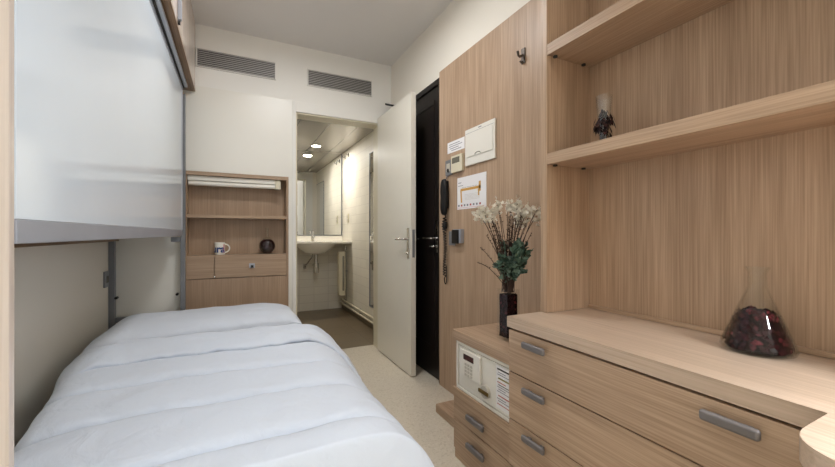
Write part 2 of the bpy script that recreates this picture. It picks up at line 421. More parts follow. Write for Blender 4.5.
# ------------------------------------------------------------------ air grilles
def grille(x0, x1, label):
    z0, z1, y = 2.342, 2.486, YF
    t = thing('air_grille', label, 'air vent', ((x0 + x1) / 2, y, z0), 'air grilles high on the far wall')
    MB().box(x0, x1, y - .0045, y - .0005, z0, z1).build('backing', M['dark'], t)
    f = MB(); b = .007
    f.box(x0, x1, y - .012, y - .001, z0, z0 + b, .0015).box(x0, x1, y - .012, y - .001, z1 - b, z1, .0015)
    f.box(x0, x0 + b, y - .012, y - .001, z0 + b, z1 - b).box(x1 - b, x1, y - .012, y - .001, z0 + b, z1 - b)
    f.build('grille_frame', M['wallfar'], t)
    n = 9; g = MB(); p = (z1 - z0 - 2 * b) / n
    R = Matrix.Rotation(math.radians(-38), 3, 'X')
    for k in range(n):
        zc = z0 + b + (k + .5) * p
        g.box(x0 + b, x1 - b, y - .0125, y - .0055, zc - .0033, zc + .0033, rot=None)
    g.build('grille_slat', M['vent'], t)
grille(-.258, .305, 'grey slatted air grille above the oak niche')
grille(.557, 1.136, 'grey slatted air grille above the bathroom doorway')

# ------------------------------------------------------------------ door closer arm
t = thing('wall_stay', 'small dark metal arm on the wall above the open ivory door', 'metal arm', (XR, 3.1, 2.225))
MB().box(XR - .012, XR - .0005, 3.07, 3.13, 2.222, 2.262, .003).build('bracket', M['darkalu'], t)
MB().box(1.225, 1.322, 3.11, 3.135, 2.246, 2.258, .003, rot=Matrix.Rotation(math.radians(-36), 3, 'Z') @ Matrix.Rotation(math.radians(14), 3, 'Y'), piv=Vector((1.322, 3.12, 2.248))).build('arm', M['darkalu'], t)

# ------------------------------------------------------------------ folding upper bunk
XK = -.333
t = thing('folding_bunk', 'folded upper bunk with glossy white face and aluminium rails over the bed', 'bunk bed', (-.55, 2.0, .44))
MB().box(XK - .02, XK, .8655, 3.06, 1.105, 2.10, .001).build('face_panel', M['glosswhite'], t)
MB().box(XL + .002, XK - .021, .8655, 3.06, 1.09, 2.10).build('tray', M['lam'], t)
MB().box(XK - .035, XK + .0015, .8655, 3.075, 1.062, 1.105, .003).build('bottom_rail', M['alu'], t)
MB().box(XK - .03, XK + .004, 3.06, 3.075, 1.105, 2.10, .002).build('side_rail', M['alu'], t)
MB().box(XK - .012, XK + .006, .8655, 3.075, 2.10, 2.118, .002).build('top_rail', M['alu'], t)
MB().box(XK + .006, XK + .016, .8655, 3.075, 2.112, 2.132).build('track_groove', M['darkalu'], t)
MB().box(XK + .014, XK + .034, .8655, 3.075, 2.118, 2.138, .002).build('outer_track', M['alu'], t)
MB().box(XL + .002, XL + .05, .8655, 3.2, 1.028, 1.088).build('wall_strip', M['brownedge'], t)  # brown strip along the wall below the tray
MB().box(-.352, -.322, 3.155, 3.195, .0, 2.10, .003).build('post', M['greymetal'], t)
MB().box(-.764, -.730, 3.155, 3.195, .0, 1.028, .003).build('post', M['greymetal'], t)
MB().box(-.730, -.352, 3.160, 3.190, .47, .505, .003).build('cross_bar', M['greymetal'], t)
MB().box(-.41, -.352, 3.15, 3.19, 1.02, 1.055, .004).build('bracket', M['greymetal'], t)
for xx in (-.722, -.372):
    MB().cyl((xx, 3.15, .64), (xx, 3.185, .64), .009, seg=12).build('bolt', M['dark'], t)
# overhead cabinet
t = thing('overhead_cabinet', 'pale wood overhead cabinet running along above the folded bunk', 'cabinet', (-.5, 2, 2.145))
MB().box(XL + .002, -.283, .8655, YF - .012, 2.161, ZC - .002).build('carcass', M['brownedge'], t)
MB().box(XL + .002, -.263, .8655, YF - .012, 2.146, 2.1605, .001).build('bottom_board', M['brownedge'], t)
for y0, y1, hy in ((.8655, 1.672, 1.6), (1.676, 2.45, 2.33), (2.454, YF - .014, 2.52)):
    dd = MB().box(-.282, -.263, y0, y1, 2.1612, ZC - .004, .001).build('door', M['palewood'], t)
    if hy != 2.52:
        MB().box(-.262, -.245, hy - .085, hy - .06, 2.185, 2.30, .003).build('handle', M['alu'], dd)
        MB().cyl((-.2625, hy - .072, 2.172), (-.252, hy - .072, 2.172), .011, seg=14).build('lock', M['darkalu'], dd)
# upright panel at the foot end of the bunk
t = MB().box(XL + .002, -.334, .846, .864, 0, ZC - .003, .002).build('upright_panel', M['palewood'])
tag(t, 'pale wood upright panel closing the foot end of the bunk', 'panel')

# ------------------------------------------------------------------ bed
BY0, BY1 = 1.0, 3.13
t = thing('single_bed', 'low single bed carrying the white quilt beside the cream wall', 'bed', (-.08, 2.05, 0))
MB().box(-.475, .35, BY0, BY1, .14, .22, .01).build('base', M['greymetal'], t)
for x in (-.44, .31):
    for y in (BY0 + .06, BY1 - .06):
        MB().cyl((x, y, 0), (x, y, .14), .022, .028, 16).build('leg', M['greymetal'], t)
MB().box(-.485, .36, BY0, BY1, .2205, .44, .04, 4).build('mattress', M['mattress'], t)

SEAMS = [.80, 1.09, 1.385, 1.69, 2.0]
def smooth(a, b, x):
    x = max(0, min(1, (x - a) / (b - a))); return x * x * (3 - 2 * x)
def profile(s, y):
    """cross-section of the quilt: s from 0 (wall side hem) to 1 (room side hem)"""
    xl = -.485 - .125 * smooth(1.3, 2.42, y) ; xr = .405
    # hem points and roundings
    pts = [(xl - .075, .36), (xl - .07, .42), (xl - .04, .475), (xl + .03, .497), (xl + .14, .502), (-.2, .506), (.1, .506),
           (xr - .12, .503), (xr - .03, .492), (xr + .035, .460), (xr + .085, .41), (xr + .125, .34), (xr + .15, .27), (xr + .155, .21)]
    n = len(pts) - 1; q = s * n; i = min(int(q), n - 1); f = q - i
    p = [pts[max(0, min(n, i + k))] for k in (-1, 0, 1, 2)]
    def cr(a, b, c, d, t): return .5 * (2 * b + (c - a) * t + (2 * a - 5 * b + 4 * c - d) * t * t + (3 * b - a - 3 * c + d) * t ** 3)
    return [cr(*[k[j] for k in p], f) for j in (0, 1)]
def nrm(s, y):
    a = profile(max(0, s - .01), y); b = profile(min(1, s + .01), y)
    tx, tz = b[0] - a[0], b[1] - a[1]; l = math.hypot(tx, tz) or 1
    return -tz / l, tx / l
def seam_y(k, x):            # the stitched lines wander a little across the bed
    return SEAMS[k] + .02 * math.sin(3 * x + k)
def puff(x, y, amp=.024):
    ys = [seam_y(k, x) for k in range(len(SEAMS))]
    ys = [ys[0] - .3] + ys + [ys[-1] + .5]
    for a, b in zip(ys, ys[1:]):
        if a <= y <= b:
            u = (y - a) / (b - a)
            return amp * (1 - abs(2 * u - 1) ** 7)
    return 0
def wr(x, y, k=1.0):
    return k * (.006 * noise.noise((x * 3.2, y * 5, 1.3)) + .003 * noise.noise((x * 9 + 4, y * 14, 7.1)))
def quilt(u, v):
    if v < .1:
        ph = v / .1 * PI / 2; y = .93 + .04 * (1 - math.cos(ph)); foot = 1 - math.sin(ph)
    else:
        y = .97 + (v - .1) / .9 * (2.21 + .14 * u - .97); foot = 0
    x, z = profile(u, y)
    nx, nz = nrm(u, y)
    d = puff(x, y) * (.55 + .45 * smooth(.0, .18, u) * (1 - smooth(.72, 1.0, u))) + wr(x, y, 1.4)
    z2 = z + nz * d
    z2 = z2 - foot * (z2 - .24) * .95
    crease = min(abs(y - seam_y(k, x)) for k in range(len(SEAMS)))
    z2 -= .007 * math.exp(-(crease / .011) ** 2) * smooth(0, .1, u) * (1 - smooth(.9, 1, u))
    z2 += .0045 * noise.noise((x * 26, y * 6, 2.2)) * math.exp(-(crease / .05) ** 2)
    return (x + nx * d, y, z2)
q = thing('duvet', 'white quilted duvet with stitched cross seams spread over the bed', 'duvet', (-.08, 1.6, .2))
o = MB().grid(quilt, 120, 270).build('quilt', M['duvet'], q, fix=False)
md = o.modifiers.new('thickness', 'SOLIDIFY'); md.thickness = .022; md.offset = -1
# turned-back band at the head end
def band(u, v):
    y0 = 1.86 + .10 * smooth(0, .4, u) + .02 * math.sin(u * 9) ; y1 = 2.25 + .14 * u
    y = y0 + v * (y1 - y0) - .42 * smooth(.62, 1.0, u) * (1 - v) * .45
    uu = .0 + u * .93
    x, z = profile(uu, y); nx, nz = nrm(uu, y)
    d = (.25 + .75 * smooth(0, .3, u)) * (.034 + .020 * math.sin(PI * min(1, v * 1.02)) ** .7 + wr(x, y, 2.4) + .009 * noise.noise((x * 15, y * 6, 3)) + .007 * noise.noise((x * 34, y * 9, 5)) * math.exp(-((v - .12) / .2) ** 2))
    if v < .05: d -= .003 * (1 - v / .05)
    return (x + nx * d, y, z + nz * d)
o = MB().grid(band, 90, 40).build('turned_back_band', M['duvet'], q, fix=False)
md = o.modifiers.new('thickness', 'SOLIDIFY'); md.thickness = .02; md.offset = -1

def pillow():
    p = thing('pillow', 'wide white pillow at the head of the bed', 'pillow', (-.14, 2.77, .44))
    cx, cy, hx, hy = -.14, 2.725, .55, .345
    m = MB(); nu, nv = 56, 36
    def surf(sign):
        def fn(u, v):
            a = 2 * u - 1; b = 2 * v - 1
            pin = 1 - .05 * (abs(a) ** 2) * (1 - abs(b)) - .0
            e = (1 - abs(a) ** 3.2) * (1 - abs(b) ** 2.6)
            th = .004 + .128 * max(0, e) ** .36
            x = cx + hx * a * (1 - .04 * (1 - abs(b) ** 2) * abs(a) ** 4); y = cy + hy * b * (1 - .06 * (1 - abs(a) ** 2) * abs(b) ** 4) + .06 * a * (1 - b) / 2
            sink = .028 * math.exp(-((a * 1.4) ** 2 + (b * 1.2) ** 2)) if sign > 0 else 0
            z = .452 + (th - sink + wr(x, y, 2.2) * (1 if e > .05 else e * 20)) if sign > 0 else .450 - .004 * e
            return (x, y, z + .012)
        return fn
    m.grid(surf(1), nu, nv); m.grid(surf(-1), nu, nv)
    bmesh.ops.remove_doubles(m.bm, verts=m.bm.verts[:], dist=.007)
    m.build('pillowcase', M['pillow'], p)
pillow()

# ------------------------------------------------------------------ niche by the bed head
t = thing('niche_shelves', 'oak niche shelves with small drawer built into the white far wall', 'shelf unit', (.035, 3.35, 0))
NX0, NX1, NY0, NY1 = -.336, .403, YF - .008, 3.365
b = .017
NYB = 3.378
MB().box(NX0, NX0 + b, NY0, NYB, 0, 1.55, .001).build('side_panel', M['oakN'], t)
MB().box(NX1 - b, NX1, NY0, NYB, 0, 1.55, .001).build('side_panel', M['oakN'], t)
MB().box(NX0 + b, NX1 - b, NY0, NYB, 1.522, 1.55, .001).build('top_board', M['oakNX'], t)
MB().box(NX0 + b, NX1 - b, NYB - .01, NYB, .735, 1.522).build('back_panel', M['oakN'], t)
MB().box(NX0 + b, NX1 - b, NY0 + .004, NYB - .01, 1.20, 1.222, .001).build('shelf', M['oakNX'], t)
MB().box(NX0 + b, NX1 - b, NY0 + .004, NYB - .01, .897, .913, .001).build('shelf', M['oakNX'], t)
MB().box(NX0 + b, NX1 - b, NY0 + .02, NYB - .01, .722, .733).build('shelf', M['oakNX'], t)
MB().box(NX0 + b, -.1395, NY0, NY0 + .018, .737, .910, .001).build('fixed_front', M['oakNX'], t)
dr = MB().box(-.1355, NX1 - b - .002, NY0, NY0 + .018, .737, .910, .001).build('drawer', M['oakNX'], t)
pu = MB().box(.104, .146, NY0 - .012, NY0 + .001, .806, .842, .003).build('pull', M['alu'], dr)
MB().box(.116, .136, NY0 - .0128, NY0 - .0118, .808, .828).build('finger_slot', M['darkalu'], pu)
MB().box(NX0 + b, NX1 - b, NY0 + .004, NY0 + .022, .0, .731).build('lower_panel', M['oakN'], t)
# strip lamp under the top board
t = thing('strip_lamp', 'white fluorescent strip lamp under the top of the oak niche', 'lamp', (0, 3.27, 1.46))
MB().box(-.317, .30, 3.245, 3.305, 1.484, 1.52, .004).build('housing', M['white'], t)
MB().cyl((-.312, 3.27, 1.466), (.30, 3.27, 1.466), .0185, seg=20).build('diffuser_tube', M['tube'], t)
MB().box(.30, .345, 3.243, 3.303, 1.445, 1.52, .005).build('end_cap', M['cream'], t)
# mug
mx, my = -.103, 3.295
t = thing('mug', 'white mug with blue letters on the niche drawer shelf', 'mug', (mx, my, .9135))
MB().lathe([(0, .002), (.034, 0), (.037, .003), (.038, .094), (.0365, .096), (.035, .094), (.034, .008), (0, .007)], mx, my, 36, .9135).build('mug_body', M['porc'], t)
MB().tube([(mx + .034 + .034 * math.sin(a) , my - .006, .9135 + .05 - .033 * math.cos(a)) for a in [PI * k / 12 for k in range(13)]], .0055, 10).build('handle', M['porc'], t)
m = MB()
for k in range(8):
    a0 = math.radians(-49 + 2 * k); a1 = math.radians(-49 + 2 * (k + 1)); r = .0384
    m.quad((mx + r * math.cos(a0), my + r * math.sin(a0), .925), (mx + r * math.cos(a1), my + r * math.sin(a1), .925), (mx + r * math.cos(a1), my + r * math.sin(a1), .995), (mx + r * math.cos(a0), my + r * math.sin(a0), .995))
m.build('pink_stripe', M['inkpink'], t)
def lettering(text, size, fn, name, mat, parent, ext=.0004):
    cu = bpy.data.curves.new(name, 'FONT'); cu.body = text; cu.size = size; cu.align_x = 'CENTER'; cu.align_y = 'CENTER'; cu.resolution_u = 3
    cu.offset = size * .035
    ob = bpy.data.objects.new(name + '_tmp', cu); COL.objects.link(ob)
    bpy.context.view_layer.update()
    me = bpy.data.meshes.new_from_object(ob.evaluated_get(bpy.context.evaluated_depsgraph_get()))
    bpy.data.objects.remove(ob)
    bm = bmesh.new(); bm.from_mesh(me); bpy.data.meshes.remove(me)
    bmesh.ops.subdivide_edges(bm, edges=[e for e in bm.edges if e.calc_length() > size * .2], cuts=2)
    for v in bm.verts: v.co = fn(v.co.x, v.co.y)
    mb = MB(); mb.bm.free(); mb.bm = bm
    return mb.build(name, mat, parent, smooth=False)
def onmug(x, z):
    a = math.radians(-109) + x / .0384
    return Vector((mx + .0386 * math.cos(a), my + .0386 * math.sin(a), .9135 + .043 + z))
lettering('ura', .078, onmug, 'lettering', M['inkblue'], t)

# round flask in the niche
fx, fy = .243, 3.295
t = thing('round_flask', 'round dark burgundy flask with thin glass neck on the niche shelf', 'flask', (fx, fy, .9135))
def ballprof(r, z0, n, a0, a1): return [(r * math.sin(a), z0 - r * math.cos(a)) for a in [a0 + (a1 - a0) * k / n for k in range(n + 1)]]
R = .066
outer = [(0, .001), (.03, .001)] + [(max(.03, r), z) for r, z in ballprof(R, .064, 16, .5, PI - .22)] + [(.0125, .14), (.0125, .205), (.016, .212)]
MB().lathe(outer + [(.0145, .212), (.0105, .204), (.0105, .128)], fx, fy, 36, .9135).build('glass_body', M['flaskglass'], t)
MB().lathe([(0, .004), (.03, .004)] + [(max(.0, r), z) for r, z in ballprof(R - .004, .064, 16, .55, PI - .5)] + [(0, .118)], fx, fy, 32, .9135).build('dark_filling', M['liquid'], t)

# ------------------------------------------------------------------ wall items on the panelling
X1 = XP - .0005
def plate(y0, y1, z0, z1, d=.012, bev=.002): return MB().box(X1 - d, X1, y0, y1, z0, z1, bev)
t = thing('fuse_box_cover', 'large white fuse box cover on the oak panelling', 'fuse box', (XP, 1.793, 1.502))
plate(1.645, 1.942, 1.502, 1.726, .012, .003).build('cover_frame', M['white'], t)
MB().box(X1 - .017, X1 - .0115, 1.66, 1.928, 1.552, 1.69, .003).build('flap', M['white'], t)
MB().tube([(X1 - .0175, 1.80 + .028 * math.cos(a), 1.556 + .012 * math.sin(a)) for a in [PI * k / 10 for k in range(11)]], .002, 6).build('finger_notch', M['lcd'], t)
m = MB().box(X1 - .0125, X1 - .0118, 1.655, 1.932, 1.699, 1.7005)
m.build('seam', M['ink'], t)
MB().box(X1 - .0125, X1 - .0118, 1.77, 1.80, 1.71, 1.715).build('mark', M['ink'], t)

t = thing('printed_notice', 'small white notice above the thermostat', 'notice', (XP, 2.068, 1.622))
MB().box(X1 - .0012, X1, 1.963, 2.172, 1.624, 1.698).build('sheet', M['paper'], t)
for k, (a, c) in enumerate(((2.15, 2.02), (2.15, 1.99), (2.14, 2.03), (2.12, 2.0))):
    MB().box(X1 - .0016, X1 - .0011, c, a, 1.678 - k * .014, 1.682 - k * .014).build('text_line', M['ink'], t)

t = thing('thermostat', 'cream thermostat with grey display beside the light switch', 'thermostat', (XP, 2.032, 1.48))
plate(1.965, 2.097, 1.48, 1.592, .022, .005).build('housing', M['cream'], t)
MB().box(X1 - .0228, X1 - .0218, 1.99, 2.08, 1.54, 1.577).build('display', M['lcd'], t)

t = thing('light_switch', 'grey framed switch between the thermostat and the dark door', 'switch', (XP, 2.148, 1.475))
plate(2.105, 2.19, 1.475, 1.58, .009, .003).build('switch_frame', M['greymetal'], t)
MB().box(X1 - .013, X1 - .0085, 2.125, 2.17, 1.50, 1.555, .003).build('rocker', M['keypad'], t)
MB().cyl((X1 - .014, 2.148, 1.508), (X1 - .012, 2.148, 1.508), .013, seg=16).build('socket_hole', M['dark'], t)

# wall telephone handset
t = thing('wall_telephone', 'black handset with coiled cord hanging by the dark door', 'telephone', (XP, 2.17, .735))
m = MB()
prof = [(.0, .020, .016), (.04, .036, .024), (.09, .039, .026), (.13, .036, .022), (.18, .038, .026), (.225, .034, .024), (.255, .022, .014)]
rings = []
for h, hw, dp in prof:
    z = 1.457 - h
    rings.append([m.bm.verts.new((X1 - .024 + (-dp * math.cos(a) if math.cos(a) > 0 else -.014 * math.cos(a)), 2.178 + hw * math.sin(a), z)) for a in [2 * PI * k / 20 for k in range(20)]])
for a, b_ in zip(rings, rings[1:]):
    for k in range(20): m.bm.faces.new((a[k], a[(k + 1) % 20], b_[(k + 1) % 20], b_[k]))
m.bm.faces.new(rings[0]); m.bm.faces.new(rings[-1][::-1])
o = m.build('handset', M['dark'], t); md = o.modifiers.new('soft', 'SUBSURF'); md.levels = 1; md.render_levels = 1
MB().box(X1 - .012, X1, 2.155, 2.20, 1.25, 1.44, .004).build('cradle', M['dark'], t)
pts = []
for k in range(240):                                   # coil
    f = k / 239; a = f * 2 * PI * 22
    z = 1.19 - f * .40
    cx_ = X1 - .022; cy_ = 2.174 + .006 * math.sin(f * 9)
    rr = .009 + .008 * math.exp(-((f - .12) / .1) ** 2)
    pts.append((cx_ + rr * math.cos(a), cy_ + rr * math.sin(a), z))
pts = [(X1 - .02, 2.176, 1.21)] + pts
for k in range(1, 16):                                  # loop at the bottom
    a = PI * k / 15; pts.append((X1 - .02, 2.168 + .016 * math.cos(a), .79 - .045 * math.sin(a) - .01))
pts += [(X1 - .02, 2.155, .80), (X1 - .016, 2.165, .86)]
MB().tube(pts, .0038, 6).build('coiled_cord', M['dark'], t)
MB().tube([(X1 - .012, 2.18, 1.445), (X1 - .01, 2.168, 1.465), (X1 - .006, 2.155, 1.476)], .003, 6).build('lead', M['ink'], t)
MB().ball((X1 - .022, 2.17, 1.135), .019, 2, (1, 1, 1.6)).build('cord_knot', M['dark'], t)

t = thing('card_holder', 'black key card holder with silver rim under the paper plan', 'card holder', (XP, 2.02, 1.005))
plate(1.968, 2.06, 1.018, 1.108, .03, .005).build('rim', M['alu'], t)
MB().box(X1 - .036, X1 - .029, 1.985, 2.066, 1.014, 1.104, .004).build('reader_face', M['dark'], t)
plate(2.07, 2.145, 1.0, 1.095, .007, .002).build('side_plate', M['greymetal'], t)

t = thing('evacuation_sign', 'white paper plan with an ochre corridor outline and pictogram row', 'poster', (XP, 1.892, 1.235))
MB().box(X1 - .0014, X1, 1.737, 2.048, 1.236, 1.441).build('sheet', M['paper'], t)
def mark(name, y0, y1, z0, z1, mat, slant=0): MB().box(X1 - .002, X1 - .0013, y0, y1, z0, z1).build(name, mat, t)
mark('corridor', 1.79, 2.008, 1.352, 1.368, M['orange']); 
MB().box(X1 - .0019, X1 - .0013, 1.993, 2.008, 1.278, 1.36, rot=Matrix.Rotation(math.radians(-5), 3, 'X')).build('corridor', M['orange'], t)
mark('corridor', 1.79, 1.81, 1.335, 1.395, M['orange']); mark('corridor', 1.805, 1.818, 1.31, 1.35, M['orange'])
for k in range(6): mark('room_outline', 1.83 + .028 * k, 1.852 + .028 * k, 1.372, 1.374, M['ink'])
for k in range(8): mark('pictogram', 2.02 - .033 * k, 2.036 - .033 * k, 1.254, 1.266, M['inkred'] if k % 3 == 1 else M['ink'])
mark('heading', 2.0, 2.035, 1.405, 1.409, M['ink']); mark('heading', 1.98, 2.035, 1.386, 1.389, M['ink'])
mark('base_line', 1.745, 2.04, 1.244, 1.2455, M['inkpink'])
for k in range(5): mark('caption', 1.80, 1.96, 1.325 - k * .008, 1.3265 - k * .008, M['keypad'])

t = thing('wall_mounted_hook', 'small dark metal coat hook high on the oak panelling', 'hook', (XP, 1.43, 1.93))
MB().box(X1 - .006, X1, 1.417, 1.443, 1.94, 2.018, .002).build('hook_plate', M['hookmetal'], t)
MB().tube([(X1 - .004, 1.43, 1.985), (X1 - .025, 1.43, 1.97), (X1 - .034, 1.43, 1.975), (X1 - .04, 1.43, 1.995)], .006, 8).build('prong', M['hookmetal'], t)
MB().tube([(X1 - .004, 1.43, 1.95), (X1 - .018, 1.43, 1.942), (X1 - .024, 1.43, 1.95)], .005, 8).build('prong', M['hookmetal'], t)

t = thing('wall_socket', 'small grey socket on the cream wall above the pillow', 'socket', (XL, 3.12, .72))
MB().box(XL + .0005, XL + .012, 3.05, 3.13, .725, .83, .003).build('socket_plate', M['greymetal'], t)
MB().box(XL + .012, XL + .016, 3.07, 3.11, .755, .80, .002).build('socket_face', M['lcd'], t)

# ------------------------------------------------------------------ low cabinet with safe
X0 = .953; NB = 1.07; NE = 1.521
t = thing('safe_cabinet', 'low oak cabinet with two drawers holding the white safe', 'cabinet', (1.13, 1.3, 0))
MB().box(X0 - .004, XP - .001, NB, NE + .004, .570, .617, .002).build('top_board', M['oakY'], t)
MB().box(X0 + .004, XP - .001, NE - .018, NE, .045, .5695).build('side_panel', M['oakZ'], t)
MB().box(X0 + .004, XP - .001, NB, NB + .018, .045, .5695).build('side_panel', M['oakZ'], t)
MB().box(XP - .01, XP - .001, NB + .018, NE - .018, .345, .5695).build('back_panel', M['oakY'], t)
MB().box(X0 - .004, XP - .001, NB + .0, NE + .001, .306, .3425, .001).build('middle_board', M['oakY'], t)
for z0, z1 in ((.193, .303), (.048, .189)):
    dr = MB().box(X0, X0 + .018, NB, NE, z0, z1, .0015).build('drawer', M['oakY'], t)
    zc = .253 if z0 > .1 else .126
    MB().box(X0 - .024, X0 - .008, 1.262, 1.392, zc - .013, zc + .013, .0075, 4).box(X0 - .01, X0 + .001, 1.285, 1.30, zc - .006, zc + .006).box(X0 - .01, X0 + .001, 1.355, 1.37, zc - .006, zc + .006).build('handle', M['handle'], dr)
MB().box(X0 + .019, XP - .001, NB + .018, NE - .018, .046, .300).build('drawer_box', M['gap'], t)
MB().box(X0 + .006, XP - .001, NB, NE - .002, 0, .0445).build('plinth', M['oakY'], t)
# the safe
t = thing('room_safe', 'white electronic safe with keypad set in the low oak cabinet', 'safe', (1.1, 1.3, .3435))
SY0, SY1, SZ0, SZ1 = NB + .021, NE - .021, .344, .567
MB().box(X0 + .022, XP - .02, SY0, SY1, SZ0, SZ1, .002).build('safe_body', M['white'], t)
m = MB(); bb = .013
m.box(X0 + .002, X0 + .0215, SY0, SY1, SZ0, SZ0 + bb, .002).box(X0 + .002, X0 + .0215, SY0, SY1, SZ1 - bb, SZ1, .002).box(X0 + .002, X0 + .0215, SY0, SY0 + bb, SZ0 + bb, SZ1 - bb).box(X0 + .002, X0 + .0215, SY1 - bb, SY1, SZ0 + bb, SZ1 - bb)
m.build('safe_frame', M['white'], t)
do = MB().box(X0 + .006, X0 + .0215, SY0 + .017, SY1 - .017, SZ0 + .017, SZ1 - .017, .002).build('safe_door', M['white'], t)
kp = MB().box(X0 - .008, X0 + .0055, 1.30, 1.448, .425, .545, .004).build('control_panel', M['white'], do)
MB().box(X0 - .0088, X0 - .0078, 1.345, 1.424, .503, .528).build('display', M['reddisp'], kp)
m = MB()
for r_ in range(4):
    for c_ in range(3):
        y = 1.362 + .022 * c_; z = .437 + .0155 * r_
        m.box(X0 - .0095, X0 - .0078, y - .008, y + .008, z - .0055, z + .0055, .0008)
m.build('key', M['keypad'], kp)
MB().tube([(X0 - .008, 1.268, .408), (X0 + .006, 1.268, .408)], .026, 20).build('lock_knob', M['keypad'], do)
MB().box(X0 - .016, X0 - .008, 1.235, 1.303, .400, .417, .004, 3).build('lock_lever', M['brass'], do)
lb = MB().box(X0 + .0052, X0 + .0058, 1.115, 1.205, .372, .545).build('instruction_label', M['paper'], do)
lines = [(.531, M['inkdark'], .006), (.518, M['ink'], .0025), (.509, M['ink'], .0025), (.494, M['inkyellow'], .006), (.478, M['inkred'], .003), (.468, M['inkdark'], .003), (.459, M['ink'], .0025), (.450, M['ink'], .0025), (.441, M['ink'], .0025), (.424, M['inkred'], .004), (.412, M['ink'], .0025), (.403, M['ink'], .0025), (.390, M['inkred'], .003)]
for k, (z, mt, hh) in enumerate(lines):
    MB().box(X0 + .0046, X0 + .0053, 1.125 + .02 * (k % 3 == 1), 1.197 - (.006 * (k % 2)), z - hh / 2, z + hh / 2).build('text_line', mt, lb)
# low wooden step
t = MB().box(1.09, XP - .001, NE + .006, 1.945, .0, .05, .003).build('wooden_step', M['oakY'])
tag(t, 'low oak block on the floor beside the safe cabinet', 'step')

# ------------------------------------------------------------------ drawer chest, worktop, shelves
DX = .90; DY1 = 1.058; DY0 = -.55
t = thing('drawer_chest', 'wide oak chest of four drawers under the long worktop', 'drawers', (1.1, .4, 0))
MB().box(DX + .02, XP - .001, DY1 - .018, DY1, .05, .7365).build('side_panel', M['oakZ'], t)
MB().box(DX + .02, XP - .001, .20, .218, .05, .7365).build('side_panel', M['oakZ'], t)
MB().box(DX + .024, XP - .001, .218, DY1 - .018, .05, .7365).build('drawer_box', M['gap'], t)
zs = [.732, .579, .407, .2385, .062]
for k in range(4):
    z1, z0 = zs[k] - .0018, zs[k + 1] + .0018
    dr = MB().box(DX, DX + .019, .20, DY1, z0, z1, .0012).build('drawer', M['oakY'], t)
    zc = (.699, .542, .381, .205)[k]
    for yc in (.921, .382):
        MB().box(DX - .024, DX - .010, yc - .051, yc + .051, zc - .0115, zc + .0115, .0068, 4).box(DX - .012, DX + .001, yc - .035, yc - .02, zc - .006, zc + .006).box(DX - .012, DX + .001, yc + .02, yc + .035, zc - .006, zc + .006).build('handle', M['handle'], dr)
MB().box(DX + .03, XP - .001, .20, DY1, 0, .0495).build('plinth', M['oakY'], t)
# worktop with the desk wing
poly = [(XP - .001, 1.066), (DX - .002, 1.066), (DX - .002, .246), (.79, .246)]
r = .075
for k in range(1, 9):
    a = PI / 2 + (PI / 2) * k / 8
    poly.append((.79 + r * math.cos(a), .246 - r + r * math.sin(a)))
poly[1] = (DX - .002, 1.066)
poly += [(.62, -.35), (.62, YB + .012), (XP - .001, YB + .012)]
t = thing('worktop', 'long oak worktop running from the chest into a rounded desk', 'worktop', (1.1, .3, .737))
MB().prism(poly[::-1], .7375, .777, .0015).build('top_board', M['top'], t)
MB().box(.66, .69, YB + .02, YB + .6, .0, .737).build('desk_support', M['oakZ'], t)
# shelf unit above
SX = 1.063
t = thing('wall_shelves', 'oak open shelving standing on the worktop against the wall', 'shelves', (1.19, .2, .7775))
SB = .02
MB().box(SX, XP - .001, 1.034, 1.0655, .7775, 2.235, .0015).build('side_panel', M['oakZ'], t)
MB().box(SX, XP - .001, SB - .038, SB, .7775, 2.235, .0015).build('side_panel', M['oakZ'], t)  # unseen near end, placed here to keep window light off the bay
MB().box(XP - .013, XP - .001, SB, 1.0335, .7775, 2.195).build('back_panel', M['oakZ'], t)
s1 = MB().box(SX, XP - .0135, SB, 1.033, 1.342, 1.384, .0012).build('shelf', M['oakY'], t)
s2 = MB().box(SX, XP - .0135, SB, 1.033, 1.757, 1.798, .0012).build('shelf', M['oakY'], t)
MB().box(SX, XP - .001, SB, 1.0335, 2.195, 2.235, .0012).build('top_board', M['oakY'], t)
MB().box(XP - .024, XP - .0135, SB, 1.033, .7775, .792, .002).build('back_strip', M['oakY'], t)
for sh, z in ((s1, 1.342), (s2, 1.757)):
    for x in (1.095, 1.25):
        MB().cyl((x, 1.022, z - .006), (x, 1.022, z + .002), .008, seg=14).build('shelf_pin', M['darkalu'], sh)

